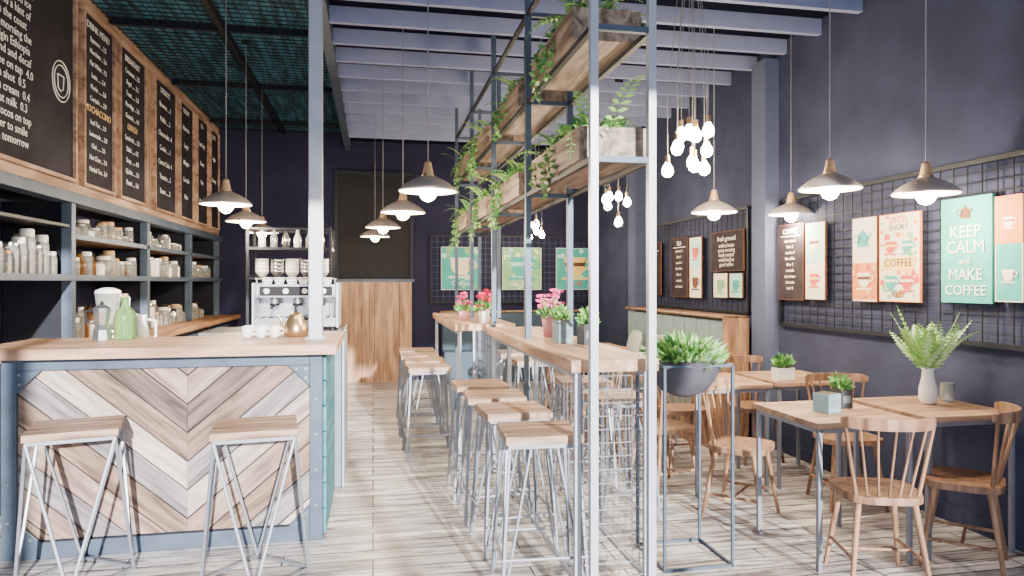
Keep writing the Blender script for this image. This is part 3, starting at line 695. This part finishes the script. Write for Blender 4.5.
for i,t in enumerate(['arabica beans','every morning','hand roasted','small batches','good coffee']): p.T(t,.60-i*.12,w*.09,'pcream')
p.done()
p=Rp(714,728,273,298,'small_print_poster','pcream'); p.cup(.5,.5,.5,'pgreen'); p.done()
p=Rp(730,743,273,298,'small_print_poster','plight'); p.cup(.5,.5,.5,'pteal'); p.done()
p=Rp(690,702,237,298,'cup_print_poster','pcream'); p.R(.05,.5,.95,.97,'plight'); p.cup(.5,.74,.5,'pred'); p.cup(.5,.25,.5,'pbrown'); p.done()
menuposter(Rp(672,688,238,297,'drinks_menu_poster','pdark'),LN[:7],'TEA')
menuposter(Rp(650,661,243,295,'drinks_menu_poster','pdark'),LN[:6],'BAR')
def Bp(pxl,pxr,name,bg):
    return Poster('B',XY(pxl,YB-.05),XY(pxr,YB-.05),1.34,1.98,name,bg,'pwhite')
p=Bp(441,480,'teal_cup_poster','pteal'); p.dots(12,['plight','pgreen'],r=.08); p.cup(.5,.55,.55,'pcream'); p.T('Coffee',.10,p.w*.18); p.done()
p=Bp(502,541,'green_tea_poster','pgreen'); p.dots(30,['pcream','plight'],r=.05); p.cup(.5,.55,.6,'pteal','plight'); p.T('tea time',.1,p.w*.17); p.done()
p=Bp(556,593,'cup_stripe_poster','pteal'); p.dots(8,['plight'],r=.06); p.cup(.5,.55,.6,'pyel','pbrown'); p.T('CUP',.08,p.w*.2,'pred'); p.done()
# ---------------- pendants
def pendant(px,py,zr=2.0,zc=None,zceil=ZC,e=55):
    t=(px-512)/700
    if zc is None: zc=700*(zr-H)/(HY-py)
    x=zc*(sT+t*cT); y=zc*(cT-t*sT)
    b=B()
    b.lathe([(.172,.0),(.176,.004),(.172,.014),(.13,.05),(.09,.073),(.055,.088),(.034,.10)],(0,0,0),'shade',36)
    b.lathe([(.171,.003),(.128,.046),(.088,.069),(.05,.085),(.001,.09)],(0,0,0),'whitem',36)
    b.lathe([(.034,.10),(.036,.105),(.028,.14),(.022,.165),(.024,.17),(.012,.185),(.001,.187)],(0,0,0),'neck',18)
    b.lathe([(.036,.096),(.04,.1),(.036,.106)],(0,0,0),'brass',18)
    b.rod((0,0,.18),(0,0,zceil-zr),.0035,'cord',6)
    b.lathe([(.04,zceil-zr),(.04,zceil-zr-.02),(.01,zceil-zr-.03)],(0,0,0),'matte',16)
    b.rod((0,0,.04),(0,0,.088),.018,'brass',10); b.ball((0,0,-.006),.052,'bulb',16)
    o=b.obj('pendant_lamp',(x,y,zr))
    point((0,0,-.10),e,parent=o)
for px,py in ((226,205),(246,222),(262,233)): pendant(px,py,zceil=ZB)
for px,py in ((428,192),(403,213),(383,228),(375,237)): pendant(px,py)
for px,py in ((830,190),(714,213),(791,215)): pendant(px,py)
pendant(926,195,zr=1.95,zc=3.95)
def cluster(x,y,z,n,spread,e,seed):
    rr=random.Random(seed); b=B()
    b.lathe([(.001,ZC-z),(.12,ZC-z),(.12,ZC-z-.025),(.001,ZC-z-.03)],(0,0,0),'matte',24)
    for i in range(n):
        a=i*2.4; r=spread*math.sqrt((i+.5)/n); px,py=r*math.cos(a),r*math.sin(a); pz=rr.uniform(-.14,.16)
        b.tube([(px*.5,py*.5,ZC-z-.02),(px,py,pz+.5),(px,py,pz+.08)],.0025,'cord',5)
        b.rod((px,py,pz+.05),(px,py,pz+.1),.017,'brass',10)
        b.lathe([(.014,.055),(.02,.04),(.036,.012),(.040,-.01),(.033,-.034),(.016,-.047),(.001,-.05)],(px,py,pz),'bulb',14)
    o=b.obj('bulb_cluster_lamp',(x,y,z)); point((0,0,-.25),e,parent=o,r=.12)
cluster(2.13,4.47,2.36,11,.16,75,1); cluster(2.46,6.9,2.2,7,.14,60,2); cluster(2.15,9.3,2.22,7,.13,55,3)
# ---------------- lights
w=bpy.data.worlds.new('daylight_world'); S.world=w; w.use_nodes=True
bg=w.node_tree.nodes['Background']; bg.inputs['Color'].default_value=(.74,.84,1,1); bg.inputs['Strength'].default_value=3.4
su=bpy.data.lights.new('sun','SUN'); su.energy=17; su.angle=.015; su.color=(1,.94,.88)
so=bpy.data.objects.new('sun',su); S.collection.objects.link(so)
d=Vector((-.16,1,-.24)); so.rotation_euler=d.to_track_quat('-Z','Y').to_euler()
# ---------------- camera
c=bpy.data.cameras.new('camera'); co=bpy.data.objects.new('camera',c); S.collection.objects.link(co)
co.location=(0,0,H); co.rotation_euler=(math.pi/2,0,-TH); c.lens=700/1024*36; c.sensor_width=36; c.shift_y=-6/1024; c.clip_start=.05
S.camera=co
